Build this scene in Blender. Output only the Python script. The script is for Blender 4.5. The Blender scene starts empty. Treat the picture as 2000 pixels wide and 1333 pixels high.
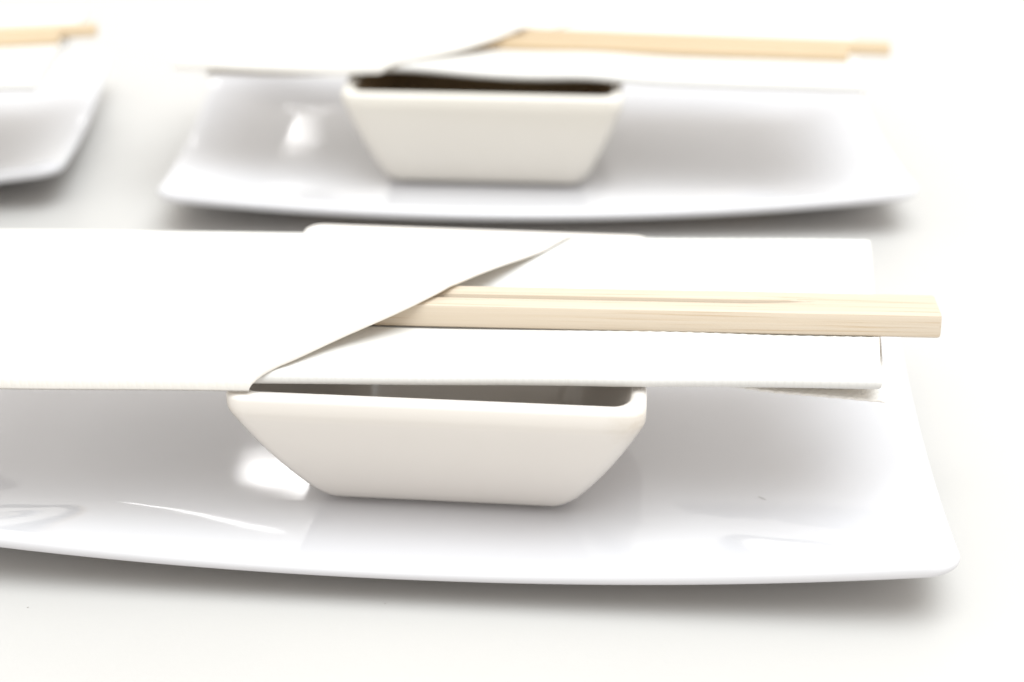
import bpy, math, random
from mathutils import noise, Vector
random.seed(7)
S = bpy.context.scene
COL = S.collection
CM = 0.01
sin, cos, pi = math.sin, math.cos, math.pi

# ---------------------------------------------------------------- camera
cam_d = bpy.data.cameras.new('camera')
cam = bpy.data.objects.new('camera', cam_d)
COL.objects.link(cam)
cam.location = (0, 0, 0.18)
cam.rotation_euler = (pi/2 - 0.474, 0, 0)
cam_d.sensor_width = 36
cam_d.lens = 59.74
cam_d.clip_start = 0.01
cam_d.clip_end = 50
cam_d.dof.use_dof = True
cam_d.dof.focus_distance = 0.302
cam_d.dof.aperture_fstop = 10.0
cam_d.dof.aperture_blades = 0
S.camera = cam

# ---------------------------------------------------------------- world, lamps, exposure
W = bpy.data.worlds.new('World')
S.world = W
W.use_nodes = True
bg = W.node_tree.nodes['Background']
bg.inputs[0].default_value = (0.885, 0.855, 0.805, 1)
bg.inputs[1].default_value = 1.34
S.view_settings.view_transform = 'Standard'
S.view_settings.look = 'None'
S.view_settings.exposure = 0.15
S.view_settings.gamma = 1.0

def area(name, loc, sx, sy, watts, color=(1, 1, 1), aim=None):
    d = bpy.data.lights.new(name, 'AREA')
    d.shape = 'RECTANGLE'
    d.size, d.size_y = sx, sy
    d.energy = watts
    d.color = color
    o = bpy.data.objects.new(name, d)
    COL.objects.link(o)
    o.location = loc
    if aim is not None:
        o.rotation_euler = (Vector(aim) - Vector(loc)).to_track_quat('-Z', 'Y').to_euler()
    return o

area('ceiling_light_panel', (0.35, -0.05, 1.9), 2.0, 1.4, 47, (0.885, 0.955, 1.0), (0, 0.4, 0))
# rows of ceiling tubes farther down the room: they glint in the glaze
area('ceiling_tube', (-0.53, 3.52, 2.0), 0.22, 0.12, 1.5, (1.0, 0.99, 0.99))
area('ceiling_tube', (-1.05, 5.9, 2.0), 0.62, 0.15, 2.2, (1.0, 0.99, 0.99))

# ---------------------------------------------------------------- materials
def nodes(name):
    m = bpy.data.materials.new(name)
    m.use_nodes = True
    nt = m.node_tree
    return m, nt, nt.nodes['Principled BSDF'], nt.nodes.new, nt.links.new

def ramp(nt, n, l, src, p0, p1, c0, c1):
    r = n('ShaderNodeValToRGB')
    r.color_ramp.elements[0].position, r.color_ramp.elements[1].position = p0, p1
    r.color_ramp.elements[0].color, r.color_ramp.elements[1].color = c0, c1
    l(src, r.inputs[0])
    return r

def mix(n, l, fac, a, b):
    x = n('ShaderNodeMix')
    x.data_type = 'RGBA'
    if hasattr(fac, 'default_value') or hasattr(fac, 'links'):
        l(fac, x.inputs[0])
    else:
        x.inputs[0].default_value = fac
    for v, i in ((a, 6), (b, 7)):
        if isinstance(v, tuple):
            x.inputs[i].default_value = v
        else:
            l(v, x.inputs[i])
    return x.outputs[2]

def ceramic(name, base, rough, stain=None, specks=True):
    m, nt, p, n, l = nodes(name)
    tc = n('ShaderNodeTexCoord')
    big = n('ShaderNodeTexNoise')
    big.inputs['Scale'].default_value = 30
    big.inputs['Detail'].default_value = 3
    l(tc.outputs['Object'], big.inputs['Vector'])
    dim = tuple(c*0.96 for c in base[:3]) + (1,)
    col = mix(n, l, big.outputs['Fac'], dim, base)
    if specks:
        vo = n('ShaderNodeTexVoronoi')
        vo.inputs['Scale'].default_value = 95
        l(tc.outputs['Object'], vo.inputs['Vector'])
        r = ramp(nt, n, l, vo.outputs['Distance'], 0.025, 0.04, (1, 1, 1, 1), (0, 0, 0, 1))
        sep = n('ShaderNodeSeparateColor')
        l(vo.outputs['Color'], sep.inputs[0])
        g = n('ShaderNodeMath'); g.operation = 'GREATER_THAN'; g.inputs[1].default_value = 0.87
        l(sep.outputs[0], g.inputs[0])
        k = n('ShaderNodeMath'); k.operation = 'MULTIPLY'
        l(r.outputs[0], k.inputs[0]); l(g.outputs[0], k.inputs[1])
        k2 = n('ShaderNodeMath'); k2.operation = 'MULTIPLY'; k2.inputs[1].default_value = 0.55
        l(k.outputs[0], k2.inputs[0])
        col = mix(n, l, k2.outputs[0], col, (0.16, 0.14, 0.12, 1))
    if stain:
        for (pos, size, amt) in stain:
            mp = n('ShaderNodeVectorMath'); mp.operation = 'DISTANCE'
            mp.inputs[1].default_value = pos
            l(tc.outputs['Object'], mp.inputs[0])
            nz = n('ShaderNodeTexNoise'); nz.inputs['Scale'].default_value = 900; nz.inputs['Detail'].default_value = 4
            l(tc.outputs['Object'], nz.inputs['Vector'])
            ad = n('ShaderNodeMath'); ad.operation = 'MULTIPLY_ADD'; ad.inputs[1].default_value = size*1.2
            l(nz.outputs['Fac'], ad.inputs[0]); l(mp.outputs['Value'], ad.inputs[2])
            rr = ramp(nt, n, l, ad.outputs[0], size, size*1.5, (amt, amt, amt, 1), (0, 0, 0, 1))
            col = mix(n, l, rr.outputs[0], col, (0.36, 0.27, 0.15, 1))
    l(col, p.inputs['Base Color'])
    p.inputs['Roughness'].default_value = rough
    p.inputs['IOR'].default_value = 1.52
    wv = n('ShaderNodeTexNoise'); wv.inputs['Scale'].default_value = 45; wv.inputs['Detail'].default_value = 2
    l(tc.outputs['Object'], wv.inputs['Vector'])
    b = n('ShaderNodeBump'); b.inputs['Strength'].default_value = 0.02; b.inputs['Distance'].default_value = 0.002
    l(wv.outputs['Fac'], b.inputs['Height']); l(b.outputs[0], p.inputs['Normal'])
    return m

PLATE = ceramic('glazed_white_porcelain', (0.597, 0.592, 0.614, 1), 0.05)
BOWL1 = ceramic('glazed_bowl_porcelain_stained', (0.675, 0.637, 0.597, 1), 0.12,
                stain=[((0.0355, -0.0372, 0.0275), 0.0029, 0.5), ((-0.0355, -0.0368, 0.0262), 0.0020, 0.3)], specks=False)
BOWL = ceramic('glazed_bowl_porcelain', (0.70, 0.668, 0.612, 1), 0.12, specks=False)

INNER1 = ceramic('inner_glaze_shade_tint', (0.64, 0.595, 0.55, 1), 0.10, specks=False)  # inside a little darker and warmer: shade put into the glaze colour
INNER2 = ceramic('inner_glaze_painted_shade', (0.38, 0.28, 0.17, 1), 0.14, specks=False)  # dark brown painted in for the shade beneath the napkin
UNDERSIDE_TINT = ceramic('shadow_tint_underside', (0.54, 0.37, 0.20, 1), 0.7, specks=False)  # invented warm colour, out of sight, to brown the shadow under the plate

def table_material():
    m, nt, p, n, l = nodes('white_laminate')
    tc = n('ShaderNodeTexCoord')
    nz = n('ShaderNodeTexNoise'); nz.inputs['Scale'].default_value = 9; nz.inputs['Detail'].default_value = 4
    l(tc.outputs['Object'], nz.inputs['Vector'])
    col = mix(n, l, nz.outputs['Fac'], (0.474, 0.460, 0.444, 1), (0.487, 0.475, 0.461, 1))
    vo = n('ShaderNodeTexVoronoi'); vo.inputs['Scale'].default_value = 60
    l(tc.outputs['Object'], vo.inputs['Vector'])
    r = ramp(nt, n, l, vo.outputs['Distance'], 0.014, 0.024, (0.5, 0.5, 0.5, 1), (0, 0, 0, 1))
    col = mix(n, l, r.outputs[0], col, (0.2, 0.17, 0.14, 1))
    l(col, p.inputs['Base Color'])
    p.inputs['Roughness'].default_value = 0.38
    p.inputs['Specular IOR Level'].default_value = 0.35
    f = n('ShaderNodeTexNoise'); f.inputs['Scale'].default_value = 1400; f.inputs['Detail'].default_value = 2
    l(tc.outputs['Object'], f.inputs['Vector'])
    b = n('ShaderNodeBump'); b.inputs['Strength'].default_value = 0.06; b.inputs['Distance'].default_value = 0.0004
    l(f.outputs['Fac'], b.inputs['Height']); l(b.outputs[0], p.inputs['Normal'])
    return m
TABLE = table_material()

def napkin_material(name, through, base):
    m, nt, p, n, l = nodes(name)
    tc = n('ShaderNodeTexCoord')
    nz = n('ShaderNodeTexNoise'); nz.inputs['Scale'].default_value = 260; nz.inputs['Detail'].default_value = 5
    l(tc.outputs['Object'], nz.inputs['Vector'])
    col = mix(n, l, nz.outputs['Fac'], (base, base*0.985, base*0.955, 1), (base*1.03, base*1.023, base*1.008, 1))
    l(col, p.inputs['Base Color'])
    p.inputs['Roughness'].default_value = 0.9
    p.inputs['Specular IOR Level'].default_value = 0.15
    # dotted emboss in the UV plane (1.15 mm pitch), strong in the border bands stored in UV 'emboss'
    uv = n('ShaderNodeUVMap'); uv.uv_map = 'plan'
    mp = n('ShaderNodeMapping'); mp.inputs['Rotation'].default_value = (0, 0, 0.785)
    l(uv.outputs[0], mp.inputs['Vector'])
    vo = n('ShaderNodeTexVoronoi'); vo.inputs['Scale'].default_value = 900; vo.inputs['Randomness'].default_value = 0.12
    l(mp.outputs[0], vo.inputs['Vector'])
    r = ramp(nt, n, l, vo.outputs['Distance'], 0.12, 0.5, (1, 1, 1, 1), (0, 0, 0, 1))
    at = n('ShaderNodeAttribute'); at.attribute_name = 'emboss'
    k = n('ShaderNodeMath'); k.operation = 'MULTIPLY'
    l(r.outputs[0], k.inputs[0]); l(at.outputs['Fac'], k.inputs[1])
    b = n('ShaderNodeBump'); b.inputs['Strength'].default_value = 0.45; b.inputs['Distance'].default_value = 0.0002
    l(k.outputs[0], b.inputs['Height'])
    b2 = n('ShaderNodeBump'); b2.inputs['Strength'].default_value = 0.15; b2.inputs['Distance'].default_value = 0.0002
    l(nz.outputs['Fac'], b2.inputs['Height']); l(b.outputs[0], b2.inputs['Normal'])
    l(b2.outputs[0], p.inputs['Normal'])
    tr = n('ShaderNodeBsdfTranslucent'); tr.inputs['Color'].default_value = (0.90, 0.82, 0.71, 1)
    mx = n('ShaderNodeMixShader'); mx.inputs[0].default_value = through
    out = nt.nodes['Material Output']
    l(p.outputs[0], mx.inputs[1]); l(tr.outputs[0], mx.inputs[2]); l(mx.outputs[0], out.inputs['Surface'])
    return m
TISSUE = napkin_material('embossed_paper_tissue', 0.30, 0.76)
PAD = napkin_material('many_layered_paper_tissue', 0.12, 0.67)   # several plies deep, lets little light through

def wood_material(name, dark, light):
    m, nt, p, n, l = nodes(name)
    tc = n('ShaderNodeTexCoord')
    mp = n('ShaderNodeMapping'); mp.inputs['Scale'].default_value = (9, 1500, 1500)
    l(tc.outputs['Object'], mp.inputs['Vector'])
    nz = n('ShaderNodeTexNoise'); nz.inputs['Scale'].default_value = 1.0; nz.inputs['Detail'].default_value = 6; nz.inputs['Roughness'].default_value = 0.65
    l(mp.outputs[0], nz.inputs['Vector'])
    r = ramp(nt, n, l, nz.outputs['Fac'], 0.28, 0.68, dark, light)
    mp2 = n('ShaderNodeMapping'); mp2.inputs['Scale'].default_value = (30, 2600, 2600)
    l(tc.outputs['Object'], mp2.inputs['Vector'])
    n2 = n('ShaderNodeTexNoise'); n2.inputs['Scale'].default_value = 1.0; n2.inputs['Detail'].default_value = 3
    l(mp2.outputs[0], n2.inputs['Vector'])
    r2 = ramp(nt, n, l, n2.outputs['Fac'], 0.58, 0.72, (0, 0, 0, 1), (0.75, 0.75, 0.75, 1))
    col = mix(n, l, r2.outputs[0], r.outputs[0], (0.36, 0.25, 0.14, 1))
    l(col, p.inputs['Base Color'])
    p.inputs['Roughness'].default_value = 0.42
    p.inputs['Specular IOR Level'].default_value = 0.5
    b = n('ShaderNodeBump'); b.inputs['Strength'].default_value = 0.25; b.inputs['Distance'].default_value = 0.0002
    l(nz.outputs['Fac'], b.inputs['Height']); l(b.outputs[0], p.inputs['Normal'])
    return m
WOOD = wood_material('pale_birch_wood', (0.47, 0.385, 0.285, 1), (0.515, 0.445, 0.36, 1))
WOOD_SHADED = wood_material('wood_shaded_copy', (0.475, 0.345, 0.20, 1), (0.54, 0.43, 0.295, 1))  # copy of the wood for the rear sticks, shading's orange tone in its colour

# ---------------------------------------------------------------- helpers
def make_mesh(name, verts, faces, mat, smooth=True):
    me = bpy.data.meshes.new(name)
    me.from_pydata([(x*CM, y*CM, z*CM) for x, y, z in verts], [], faces)
    me.materials.append(mat)
    if smooth:
        me.polygons.foreach_set('use_smooth', [True]*len(me.polygons))
    me.validate()
    me.update()
    return me

def link(name, me, parent=None, loc=(0, 0, 0), rz=0.0):
    o = bpy.data.objects.new(name, me)
    COL.objects.link(o)
    o.parent = parent
    o.location = tuple(c*CM for c in loc)
    o.rotation_euler = (0, 0, rz)
    return o

def tag(o, label, cat, group):
    o['label'] = label
    o['category'] = cat
    if group:
        o['group'] = group

def rings_mesh(name, rings, mat):
    """closed body out of rings of equal length; first and last ring are capped"""
    n = len(rings[0])
    v = [p for r in rings for p in r]
    f = []
    for i in range(len(rings)-1):
        for j in range(n):
            k = (j+1) % n
            f.append((i*n+j, i*n+k, (i+1)*n+k, (i+1)*n+j))
    f.append(tuple(range(n-1, -1, -1)))
    f.append(tuple(range((len(rings)-1)*n, len(rings)*n)))
    return make_mesh(name, v, f, mat)

# ---------------------------------------------------------------- the table
def build_table():
    x0, x1, y0, y1, r = -90, 90, -25, 110, 0.4
    prof = [(0.0, 0.0), (r*0.3, -r*0.05), (r*0.7, -r*0.3), (r, -r), (r, -2.2)]
    rings = []
    for d, z in prof:
        rings.append([(x0-d, y0-d, z), (x1+d, y0-d, z), (x1+d, y1+d, z), (x0-d, y1+d, z)])
    me = rings_mesh('table', rings[::-1], TABLE)
    for p in me.polygons:
        p.use_smooth = False
    o = link('table', me)
    o['kind'] = 'structure'
    o['label'] = 'smooth white table surface under the three plates'
    return o
build_table()

# ---------------------------------------------------------------- plate
A, B, BOW, RC = 9.98, 5.15, 0.14, 0.58
def plate_outline(n_long=56, n_short=34, n_c=9):
    pts = []
    def bow(x): return BOW*(1-(x/A)**2)
    for i in range(n_long):
        x = -(A-RC) + 2*(A-RC)*i/n_long
        pts.append((x, -B-bow(x)))
    for i in range(n_c):
        t = -pi/2 + pi/2*i/n_c
        x = A-RC+RC*cos(t); pts.append((x, -B+RC+RC*sin(t)-bow(x)))
    for i in range(n_short):
        pts.append((A, -B+RC+2*(B-RC)*i/n_short))
    for i in range(n_c):
        t = pi/2*i/n_c
        x = A-RC+RC*cos(t); pts.append((x, B-RC+RC*sin(t)+bow(x)))
    for i in range(n_long):
        x = (A-RC) - 2*(A-RC)*i/n_long
        pts.append((x, B+bow(x)))
    for i in range(n_c):
        t = pi/2 + pi/2*i/n_c
        x = -(A-RC)+RC*cos(t); pts.append((x, B-RC+RC*sin(t)+bow(x)))
    for i in range(n_short):
        pts.append((-A, B-RC-2*(B-RC)*i/n_short))
    for i in range(n_c):
        t = pi + pi/2*i/n_c
        x = -(A-RC)+RC*cos(t); pts.append((x, -B+RC+RC*sin(t)-bow(x)))
    return pts

def rim_z(u, v):
    return 0.86 + 0.54*min(1, abs(u/A))**2*(0.25+0.75*min(1, abs(v/B))**2)

def plate_mesh():
    O = plate_outline()
    z_in, th = 0.60, 0.28
    rings = []
    def ring(t, fz, inset=0.0):
        r = []
        for (u, v) in O:
            d = math.hypot(u, v)
            k = t - inset/d
            r.append((u*k, v*k, fz(u, v)))
        return r
    # upper face, from the middle out: a flat well, sides rising toward the rim
    def dd(u, v):
        return (max(0, (abs(u)/A-0.74)/0.26)**3 + max(0, (abs(v)/B-0.57)/0.43)**3)**(1/3)
    def rise(u, v, t):
        return (dd(u*t, v*t)/max(0.3, dd(u, v)))**1.6
    for t in (0.02, 0.2, 0.4, 0.55, 0.61, 0.66, 0.71, 0.75, 0.79, 0.83, 0.87, 0.90, 0.925, 0.948, 0.966):
        rings.append(ring(t, lambda u, v, t=t: z_in + (rim_z(u, v)-z_in)*rise(u, v, t)))
    # rounded lip
    R = th/2
    for a in (75, 50, 25, 0, -25, -50, -75, -90):
        ca, sa = cos(math.radians(a)), sin(math.radians(a))
        rings.append(ring(1.0, lambda u, v, sa=sa: rim_z(u, v) - 0.05 - R + R*sa, inset=R-R*ca))
    # underside
    for t in (0.94, 0.86, 0.76, 0.68, 0.62):
        rings.append(ring(t, lambda u, v, t=t: z_in - th + 0.02 + (rim_z(u, v)-z_in)*rise(u, v, min(1, t+0.02))))
    for t, z in ((0.60, 0.02), (0.59, 0.0), (0.57, 0.0), (0.56, 0.03), (0.55, 0.2), (0.02, 0.22)):
        rings.append(ring(t, lambda u, v, z=z: z))
    me = rings_mesh('plate', rings[::-1], PLATE)
    me.materials.append(UNDERSIDE_TINT)
    n = len(O)
    low = set(range(0, 8*n))      # the rings of the underside come first
    for p in me.polygons:
        if all(i in low for i in p.vertices):
            p.material_index = 1
    return me
PM = plate_mesh()
PG = 'rectangular white plates set out on the table'
def plate(loc, yaw, label):
    o = link('plate', PM, None, (loc[0], loc[1], 0.002), math.radians(yaw))
    tag(o, label, 'plate', PG)
plate((-1.78, 30.0), -4.5, 'nearest large white rectangular plate with upturned corners, in sharp focus')
plate((0.65, 46.15), 0.4, 'blurred white rectangular plate standing behind the sharp one')
plate((-22.5, 47.1), 4.5, 'blurred white plate of which only the right corner shows at the left')

# ---------------------------------------------------------------- bowl
def rrect(h, r, n=8, m=14):
    pts = []
    for (cx, cy, t0) in ((h-r, -h+r, -pi/2), (h-r, h-r, 0), (-h+r, h-r, pi/2), (-h+r, -h+r, pi)):
        for i in range(n+1):
            t = t0 + pi/2*i/n
            pts.append((cx+r*cos(t), cy+r*sin(t)))
        # straight run to the next corner
        nx, ny = {(-pi/2): (h, h-r), 0: (-h+r, h), (pi/2): (-h, -h+r), pi: (h-r, -h)}[t0]
        x, y = pts[-1]
        for i in range(1, m):
            pts.append((x+(nx-x)*i/m, y+(ny-y)*i/m))
    return pts

def bowl_mesh(name, b, r, h, mat, inner, deep=1.0):
    prof = []   # (half width, z, corner radius)
    prof += [(0.06, 0.06, 0.05), (b-0.55, 0.06, 0.3), (b-0.50, 0.0, 0.3), (b-0.34, 0.0, 0.32), (b-0.31, 0.07, 0.33), (b-0.12, 0.10, 0.36),
             (b+0.01, 0.15, 0.36), (b+0.10, 0.24, 0.36)]
    zt = h-0.52
    steps = 9
    for i in range(1, steps+1):
        t = i/steps
        hw = b+0.12 + (r-0.06-b-0.12)*(t + 0.05*sin(pi*t))
        prof.append((hw, 0.22+(zt-0.22)*t, 0.36+0.04*t))
    prof += [(r-0.012, h-0.38, 0.38), (r, h-0.30, 0.36), (r, h-0.10, 0.35), (r-0.02, h-0.04, 0.34), (r-0.06, h-0.008, 0.33), (r-0.14, h, 0.36),
             (r-0.22, h-0.008, 0.38), (r-0.27, h-0.05, 0.40), (r-0.31, h-0.16, 0.42)]
    wi = r-0.31
    for i in range(1, 8):
        t = i/8
        hw = wi + (b-0.2-wi)*(t**1.15)
        prof.append((hw, h-0.18 + (0.62-(h-0.18))*t, 0.42+0.35*t))
    prof += [(b-0.28, 0.48, 0.8), (b-0.5, 0.41, 0.8), (b-0.9, 0.38, 0.7), (0.06, 0.37, 0.05)]
    rings = []
    for hw, z, cr in prof:
        cr = min(cr, hw*0.95)
        rings.append([(x, y*deep, z) for x, y in rrect(hw, cr)])
    me = rings_mesh(name, rings, mat)
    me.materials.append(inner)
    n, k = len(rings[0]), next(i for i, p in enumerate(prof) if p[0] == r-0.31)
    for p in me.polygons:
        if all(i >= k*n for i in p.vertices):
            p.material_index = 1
    return me
ZP = 0.605
BG = 'square dipping bowls on the plates'
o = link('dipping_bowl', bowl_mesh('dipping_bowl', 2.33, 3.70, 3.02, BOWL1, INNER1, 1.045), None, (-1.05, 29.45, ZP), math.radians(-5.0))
tag(o, 'sharp white square dipping bowl with flared sides, a tan stain at its rim corner', 'bowl', BG)
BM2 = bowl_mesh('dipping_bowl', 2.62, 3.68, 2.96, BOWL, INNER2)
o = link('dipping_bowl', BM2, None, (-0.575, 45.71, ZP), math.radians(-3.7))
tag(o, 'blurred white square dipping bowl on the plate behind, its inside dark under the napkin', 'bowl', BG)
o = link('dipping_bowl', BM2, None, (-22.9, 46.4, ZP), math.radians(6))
tag(o, 'white dipping bowl under the napkin on the cropped plate at the far left', 'bowl', BG)
ZR = ZP + 3.02

# ---------------------------------------------------------------- napkins
def spread(length, r, step, ends=(1, 1)):
    """sample positions, dense within r of both ends"""
    q = [0, .03, .12, .3, .6, 1.0]
    a = [x*r for x in q]
    m = max(2, int((length-2*r)/step))
    a += [r+(length-2*r)*i/m for i in range(1, m)]
    a += [length-x*r for x in q[::-1]]
    return a

def slab(name, mat, ulen, umap, vs, vmap, ztop, zbot, ru, rv, step_u, step_v, scallop=None, emboss=None):
    """closed cushion-edged sheet. umap(s,v)->u for s in 0..1; vs=(v0,v1)"""
    us = [x/ulen for x in spread(ulen, ru, step_u)]
    vl = vs[1]-vs[0]
    vv = [vs[0]+x for x in spread(vl, rv, step_v)]
    nu, nv = len(us), len(vv)
    top, bot, emb = [], [], []
    for j, v in enumerate(vv):
        dv = min(v-vs[0], vs[1]-v)
        for i, s in enumerate(us):
            u = umap(s, v)
            du = min(s, 1-s)*ulen
            k = 1.0
            if dv < rv: k = min(k, math.sqrt(max(0, 1-(1-dv/rv)**2)))
            if du < ru: k = min(k, math.sqrt(max(0, 1-(1-du/ru)**2)))
            v2 = vmap(u, v) if vmap else v
            if scallop and dv < rv:
                sc = scallop(u, v)
                v2 += sc*(1-dv/rv)*(1 if v > 0 else -1)
            zt, zb = ztop(u, v), zbot(u, v)
            c, h = (zt+zb)/2, (zt-zb)/2
            top.append((u, v2, c+h*k)); bot.append((u, v2, c-h*k))
            emb.append(emboss(u, v) if emboss else 0.0)
    verts = top[:]
    bidx = {}
    for j in range(nv):
        for i in range(nu):
            q = j*nu+i
            if i in (0, nu-1) or j in (0, nv-1):
                bidx[q] = q
            else:
                bidx[q] = len(verts); verts.append(bot[q])
                emb.append(emb[q])
    f = []
    for j in range(nv-1):
        for i in range(nu-1):
            a, b, c, d = j*nu+i, j*nu+i+1, (j+1)*nu+i+1, (j+1)*nu+i
            f.append((a, b, c, d))
            g = tuple(bidx[x] for x in (d, c, b, a))
            if len(set(g)) > 2:
                f.append(g)
    me = bpy.data.meshes.new(name)
    me.from_pydata([(x*CM, y*CM, z*CM) for x, y, z in verts], [], f)
    me.materials.append(mat)
    me.polygons.foreach_set('use_smooth', [True]*len(me.polygons))
    uvl = me.uv_layers.new(name='plan')
    for lp in me.loops:
        co = me.vertices[lp.vertex_index].co
        uvl.data[lp.index].uv = (co.x, co.y)
    at = me.attributes.new('emboss', 'FLOAT', 'POINT')
    at.data.foreach_set('value', emb)
    me.update()
    return me

def sm(a, b, x):
    t = max(0.0, min(1.0, (x-a)/(b-a)))
    return t*t*(3-2*t)

def napkin(loc, yaw, label, P):
    """P: u0,u1 ends, hb half depth, shear, diag(v)->u, stick(u)->(v0,v1) band, h stick height, z bottom, lift(u,v) waviness"""
    root = bpy.data.objects.new('napkin', None)
    COL.objects.link(root)
    root.empty_display_size = 0.02
    root.location = (loc[0]*CM, loc[1]*CM, ZR*CM)
    root.rotation_euler = (0, 0, math.radians(yaw))
    tag(root, label, 'napkin', 'folded paper napkins lying across the dipping bowls')
    u0, u1, hb, sh, T = P['u0'], P['u1'], P['hb'], P['shear'], P['T']
    lift = P['lift']
    seed = P['seed']
    def wob(u, v):
        return 0.035*noise.noise(Vector((u*0.35+seed, v*0.5, seed)))
    def zb(u, v): return 0.03 + lift(u, v) + wob(u, v) + 0.02
    def zt(u, v): return zb(u, v) + T
    def emb(u, v):
        e = max(sm(u1-3.6, u1-2.2, u), 1-sm(u0+2.4, u0+4.2, u))
        return max(e, 0.5*sm(hb-1.0, hb-0.4, abs(v)))
    def scal(u, v):
        w = sm(1.5, 3.5, u) + 0.6*(1-sm(u0+1.5, u0+3.5, u))
        return 0.026*w*sin(2*pi*u/0.24 + 1.5*noise.noise(Vector((u, v, 3))))
    L = u1-u0
    # the folded body: one thick soft-edged pad, its front edge set back a little behind the flap
    ins = P['inset']
    me = slab('folded_body', PAD, L, lambda s, v: u0+0.1 + (L-0.1)*s + sh*v, (-hb+ins, hb-0.03), None,
              zt, zb, min(0.13, T*0.5), min(0.13, T*0.5), 0.06, 0.12,
              lambda u, v: scal(u, v) if v > 0 else 0.0, emb)
    link('folded_body', me, root)
    # top leaf of the fold: comes from the front edge and ends along the chopsticks
    def c0(u): return P['stick'](u)[0]-0.02
    def leaf_t(u, v): return zt(u, v) - 0.004 + 0.05*sm(-hb+ins+0.1, -hb+ins+0.9, v)
    va, vb = -hb+ins+0.12, c0(0)
    me = slab('top_leaf', TISSUE, L, lambda s, v: u0+0.1 + (L-0.13)*s + sh*v, (va, vb),
              lambda u, v: v + (c0(u)-vb)*(v-va)/(vb-va), leaf_t, lambda u, v: leaf_t(u, v)-0.05, 0.03, 0.03, 0.06, 0.12,
              lambda u, v: (-1 if v < 0 else 1)*scal(u, v) if v > (va+vb)/2 else 0.0, emb)
    link('top_leaf', me, root)
    # pocket: the flap folded over from the left, ending in a slanted edge
    hf = hb+0.05
    tf = 0.09
    R = P['R']
    def bump(u, v):
        c0, c1 = P['stick'](u)
        h = P['h']+0.07
        near = sm(-hb+0.05, c0+0.25, v)
        q = max(0.0, min(1.0, (v-c1+0.35)/(P['fall']+0.35)))
        far = min(1.0, (1-q)**1.35*(1+0.675*q))      # the far side falls in a long taut slope
        x = near*far
        return h*max(0, x)
    def ft(u, v):
        z = zt(u, v) + 0.02 + tf + bump(u, v) + P['puff']*sm(0.2, 3.5, P['diag'](v)-u)*(1-(v/hf)**2)
        d = hf-abs(v)
        if d < R:
            q = 1-(1-max(0, d)/R)**2
            z -= (T+P['wrap'])*(1-math.sqrt(max(0, q)))
        return z
    def fmap(s, v):
        a = u0 + sh*v
        return a + (P['diag'](v)-a)*s
    me = slab('pocket_flap', TISSUE, 8.0, fmap, (-hf, hf), None, ft, lambda u, v: ft(u, v)-tf, 0.045, 0.045, 0.06, 0.06, None, emb)
    link('pocket_flap', me, root)
    # loose lowest leaf hanging a little at one end
    for (ua, ub, va, vb, droop, sgn) in P['under']:
        le = ub-ua
        def dz(u, v):
            t = (u-ua)/le if sgn > 0 else (ub-u)/le
            t = max(0, min(1.1, t))
            return zb(u, v) + 0.05*(1-sm(0, 0.3, t)) - 0.012 - droop*t**1.6*(0.6+0.4*(1-sm(va, vb, v)))
        me = slab('hanging_leaf', TISSUE, le, lambda s, v: ua+le*s+sh*v, (va, vb),
                  lambda u, v: v + 0.5*(1-sm(0, 0.6, (u-ua)/le if sgn > 0 else (ub-u)/le))*(vb-v)/(vb-va), dz, lambda u, v: dz(u, v)-0.05, 0.025, 0.025, 0.08, 0.15, scal, emb)
        link('hanging_leaf', me, root)
    return root

# ---------------------------------------------------------------- chopsticks
SW, SH = 0.525, 0.44    # one stick
def stick_section(lo, hi, bl, br, h=SH):
    """polygon in (v,z); lo/hi sides, chamfers bl (low v) and br (high v) along the top, small ones below"""
    s = 0.035
    kl, kr = (0.05 if bl > 0.06 else 0), (0.05 if br > 0.06 else 0)      # the outer sides lean in a little
    return [(lo+s, 0), (hi-s, 0), (hi, s), (hi-kr, h-br), (hi-kr-br*0.35, h-br*0.3), (hi-kr-br, h), (lo+kl+bl, h), (lo+kl+bl*0.35, h-bl*0.3), (lo+kl, h-bl), (lo, s)]

def sweep(name, secs, parent, cap_round=True):
    """secs: list of (u, polygon)"""
    n = len(secs[0][1])
    v = [(u, y, z) for u, poly in secs for y, z in poly]
    f = []
    for i in range(len(secs)-1):
        for j in range(n):
            k = (j+1) % n
            f.append((i*n+k, i*n+j, (i+1)*n+j, (i+1)*n+k))
    f.append(tuple(range(n)))
    f.append(tuple(range(len(secs)*n-1, (len(secs)-1)*n-1, -1)))
    me = make_mesh(name, v, f, WOOD, smooth=True)
    me.set_sharp_from_angle(angle=math.radians(22))
    return me

def shrink(poly, d):
    ys = [p[0] for p in poly]; zs = [p[1] for p in poly]
    cy, cz = (min(ys)+max(ys))/2, (min(zs)+max(zs))/2
    hy, hz = (max(ys)-min(ys))/2, (max(zs)-min(zs))/2
    return [(cy+(y-cy)*(hy-d)/hy, cz+(z-cz)*(hz-d)/hz) for y, z in poly]

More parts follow.
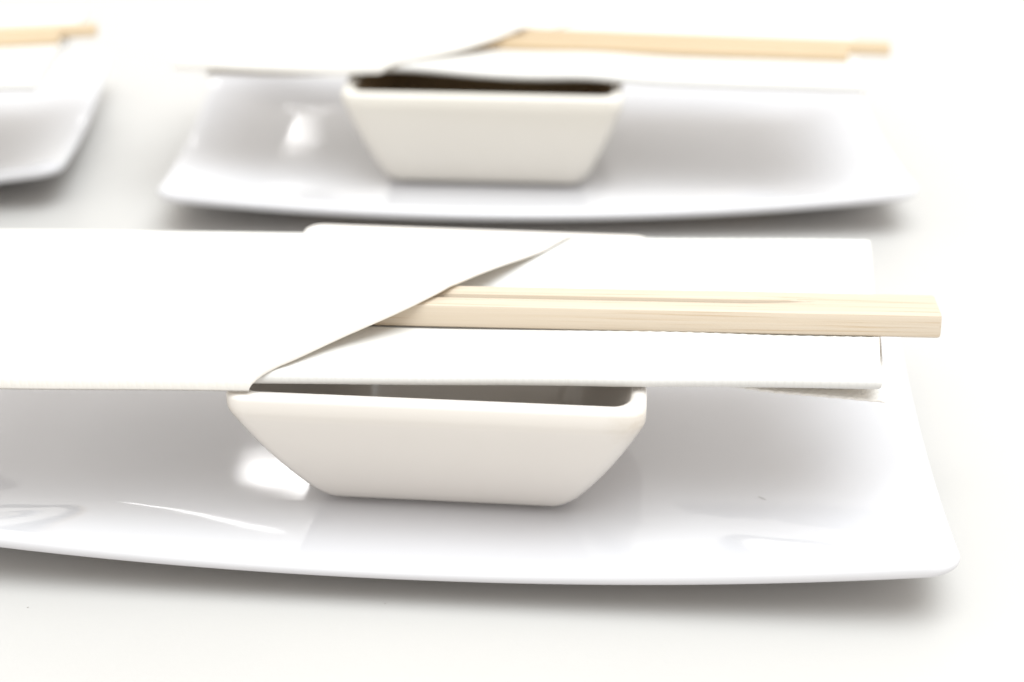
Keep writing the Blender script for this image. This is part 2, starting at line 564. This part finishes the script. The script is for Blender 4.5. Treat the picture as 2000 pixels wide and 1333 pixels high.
def joined_pair(loc, z, yaw, label, L, head):
    root = bpy.data.objects.new('chopsticks', None)
    COL.objects.link(root)
    root.location = (loc[0]*CM, loc[1]*CM, z*CM)
    root.rotation_euler = (0, 0, math.radians(yaw))
    tag(root, label, 'chopsticks', 'wooden chopsticks tucked into the napkins')
    for lo, hi, near in ((-SW, 0, True), (0, SW, False)):
        secs = []
        for u, g in ((-L, .13), (-L*0.6, .125), (-head-1.2, .11), (-head-0.5, .085), (-head-0.2, .04), (-head, .006)):
            w = 0.74 + 0.26*sm(-L, -L*0.5, u)
            b_out = 0.10
            gp = max(0.002, g*0.11)
            if near: p = stick_section(lo*w, -gp, b_out, g*0.6)
            else: p = stick_section(gp, hi*w, g*1.2, b_out)
            secs.append((u, p))
        link('stick', sweep('stick', secs, root), root)
    P = stick_section(-SW, SW, 0.10, 0.10)
    secs = [(-head, P), (-0.05, P), (-0.012, shrink(P, 0.012)), (0.0, shrink(P, 0.04))]
    link('joined_head', sweep('joined_head', secs, root), root)
    return root

def single_mesh(L):
    secs = []
    for u in (-L, -L*0.5, -0.05):
        w = (0.74+0.26*sm(-L, -L*0.5, u))*0.25
        secs.append((u, stick_section(-w, w, 0.07, 0.07, 0.31)))
    secs += [(-0.012, shrink(secs[-1][1], 0.012)), (0.0, shrink(secs[-1][1], 0.035))]
    return sweep('chopstick', secs, None)
SM = single_mesh(16.0)
SM.materials[0] = WOOD_SHADED
def single(loc, z, yaw, label):   # loc is the middle of the thick end
    o = link('chopstick', SM, None, (loc[0], loc[1], z), math.radians(yaw))
    tag(o, label, 'chopstick', 'wooden chopsticks tucked into the napkins')
    return o

# ---------------------------------------------------------------- the three settings
def lerp_tab(tab, x):
    """smooth (Catmull-Rom) curve through the table, straight beyond its ends"""
    n = len(tab)
    k = 0
    while k < n-2 and x > tab[k+1][0]:
        k += 1
    (a, b), (c, d) = tab[k], tab[k+1]
    t = (x-a)/(c-a)
    def slope(i):
        lo, hi = max(0, i-1), min(n-1, i+1)
        return (tab[hi][1]-tab[lo][1])/(tab[hi][0]-tab[lo][0])
    if t < 0: return b + slope(0)*(x-a)
    if t > 1: return d + slope(n-1)*(x-c)
    m0, m1 = slope(k)*(c-a), slope(k+1)*(c-a)
    return (2*t**3-3*t*t+1)*b + (t**3-2*t*t+t)*m0 + (3*t*t-2*t**3)*d + (t**3-t*t)*m1

# 1: the sharp one. napkin origin is the plan centre of the folded napkin
T1 = 0.27
N1 = dict(fall=2.5, inset=0.17, u0=-9.9, u1=8.5, hb=3.15, shear=0.135, T=T1, h=SH, R=0.42, wrap=0.05, puff=0.10, seed=1.7,
          diag=lambda v: lerp_tab([(-3.15, -2.85), (-2.29, -1.62), (-1.33, -0.20), (-0.50, 0.50), (0.40, 1.08), (1.40, 1.68), (2.40, 2.35), (3.40, 3.10)], v),
          stick=lambda u: (-1.22-0.027*u, -0.17-0.027*u),
          lift=lambda u, v: 0.02*sm(1, 6, u),
          under=[(3.6, 8.62, -2.8, 1.2, 0.30, 1)])
napkin((-1.6, 29.1), -1.2, 'sharp white folded paper napkin across the nearest bowl, pocket edge slanting over the joined chopsticks', N1)
joined_pair((7.80, 27.98), ZR+0.05+T1+0.015, -2.75, 'pale wooden chopsticks still joined at the thick end, in sharp focus', 17.0, 2.25)

T2 = 0.24
def lift2(u, v): return 0.12*math.exp(-((u+2.9)/1.5)**2)*(1-sm(-3.0, 0.0, v)) + 0.09*math.exp(-((u-2.0)/1.2)**2)*(1-sm(-3.0, 0.0, v)) + 0.05
N2 = dict(fall=0.9, inset=0.2, u0=-9.07, u1=9.06, hb=3.5, shear=0.0, T=T2, h=0.32, R=0.35, wrap=0.0, puff=0.12, seed=5.3,
          diag=lambda v: lerp_tab([(-3.3, -3.0), (-2.7, -1.95), (-2.1, -1.14), (-1.5, -0.52), (-0.4, 0.1), (0.7, 0.75), (3.5, 2.7)], v),
          stick=lambda u: (-1.46, -0.35),
          lift=lift2,
          under=[(-8.3, -3.0, -3.3, 1.5, 0.12, -1)])
napkin((0.43, 45.97), -7.0, 'blurred white folded napkin over the bowl behind, a dark gap beneath its sagging front edge', N2)
ZS2 = ZR+0.05+T2+0.06
single((8.95, 43.76), ZS2, -6.6, 'shorter reaching chopstick of the blurred pair, lying nearer the napkin front edge')
single((10.17, 44.30), ZS2, -7.2, 'chopstick of the blurred pair that sticks out farthest past the napkin')

N3 = dict(N2, seed=9.1, lift=lambda u, v: 0.03, stick=lambda u: (-0.9+0.12*u, 0.35+0.12*u), under=[])
napkin((-21.4, 45.0), 1.5, 'white folded napkin cut off by the photo edge, on the far left plate', N3)
single((-11.55, 46.05), ZS2, 9.0, 'chopstick jutting beyond the napkin on the cropped left plate')
single((-12.40, 45.32), ZS2, 10.5, 'chopstick ending above the napkin rim on the cropped left plate, partly under its neighbour')

# ---------------------------------------------------------------- a few dust fibres on the glaze and the table
def dust():
    m, nt, p, n, l = nodes('dark_lint')
    nz = n('ShaderNodeTexNoise'); nz.inputs['Scale'].default_value = 400
    r = ramp(nt, n, l, nz.outputs['Fac'], 0.3, 0.7, (0.16, 0.13, 0.10, 1), (0.30, 0.26, 0.21, 1))
    l(r.outputs[0], p.inputs['Base Color'])
    p.inputs['Roughness'].default_value = 0.9
    rnd = random.Random(11)
    v, f = [], []
    spots = [(0.1, 26.35, 0.61, .16), (4.75, 27.35, 0.61, .18), (5.4, 26.0, 0.61, .05), (2.55, 25.2, 0.63, .22),
             (6.6, 26.7, 0.61, .08), (-8.6, 24.7, 0.006, .04)]
    for x, y, z, ln in spots:
        a = rnd.uniform(-0.9, 0.9)
        b = len(v)
        for k in range(6):
            t = k/5-0.5
            px, py = x+ln*t*cos(a), y+ln*t*sin(a)+0.35*ln*(0.25-t*t)*rnd.choice((-1, 1)) * 0.6
            for q in range(4):
                e = pi/4+q*pi/2
                rr = 0.0042*(1-1.2*abs(t))
                v.append((px-rr*cos(e)*sin(a), py+rr*cos(e)*cos(a), z+0.006+rr*sin(e)))
        for k in range(5):
            for q in range(4):
                f.append((b+k*4+q, b+k*4+(q+1) % 4, b+k*4+4+(q+1) % 4, b+k*4+4+q))
    o = link('dust', make_mesh('dust', v, f, m))
    o['kind'] = 'stuff'
    o['label'] = 'tiny dark lint fibres scattered on the near plate and table'
dust()
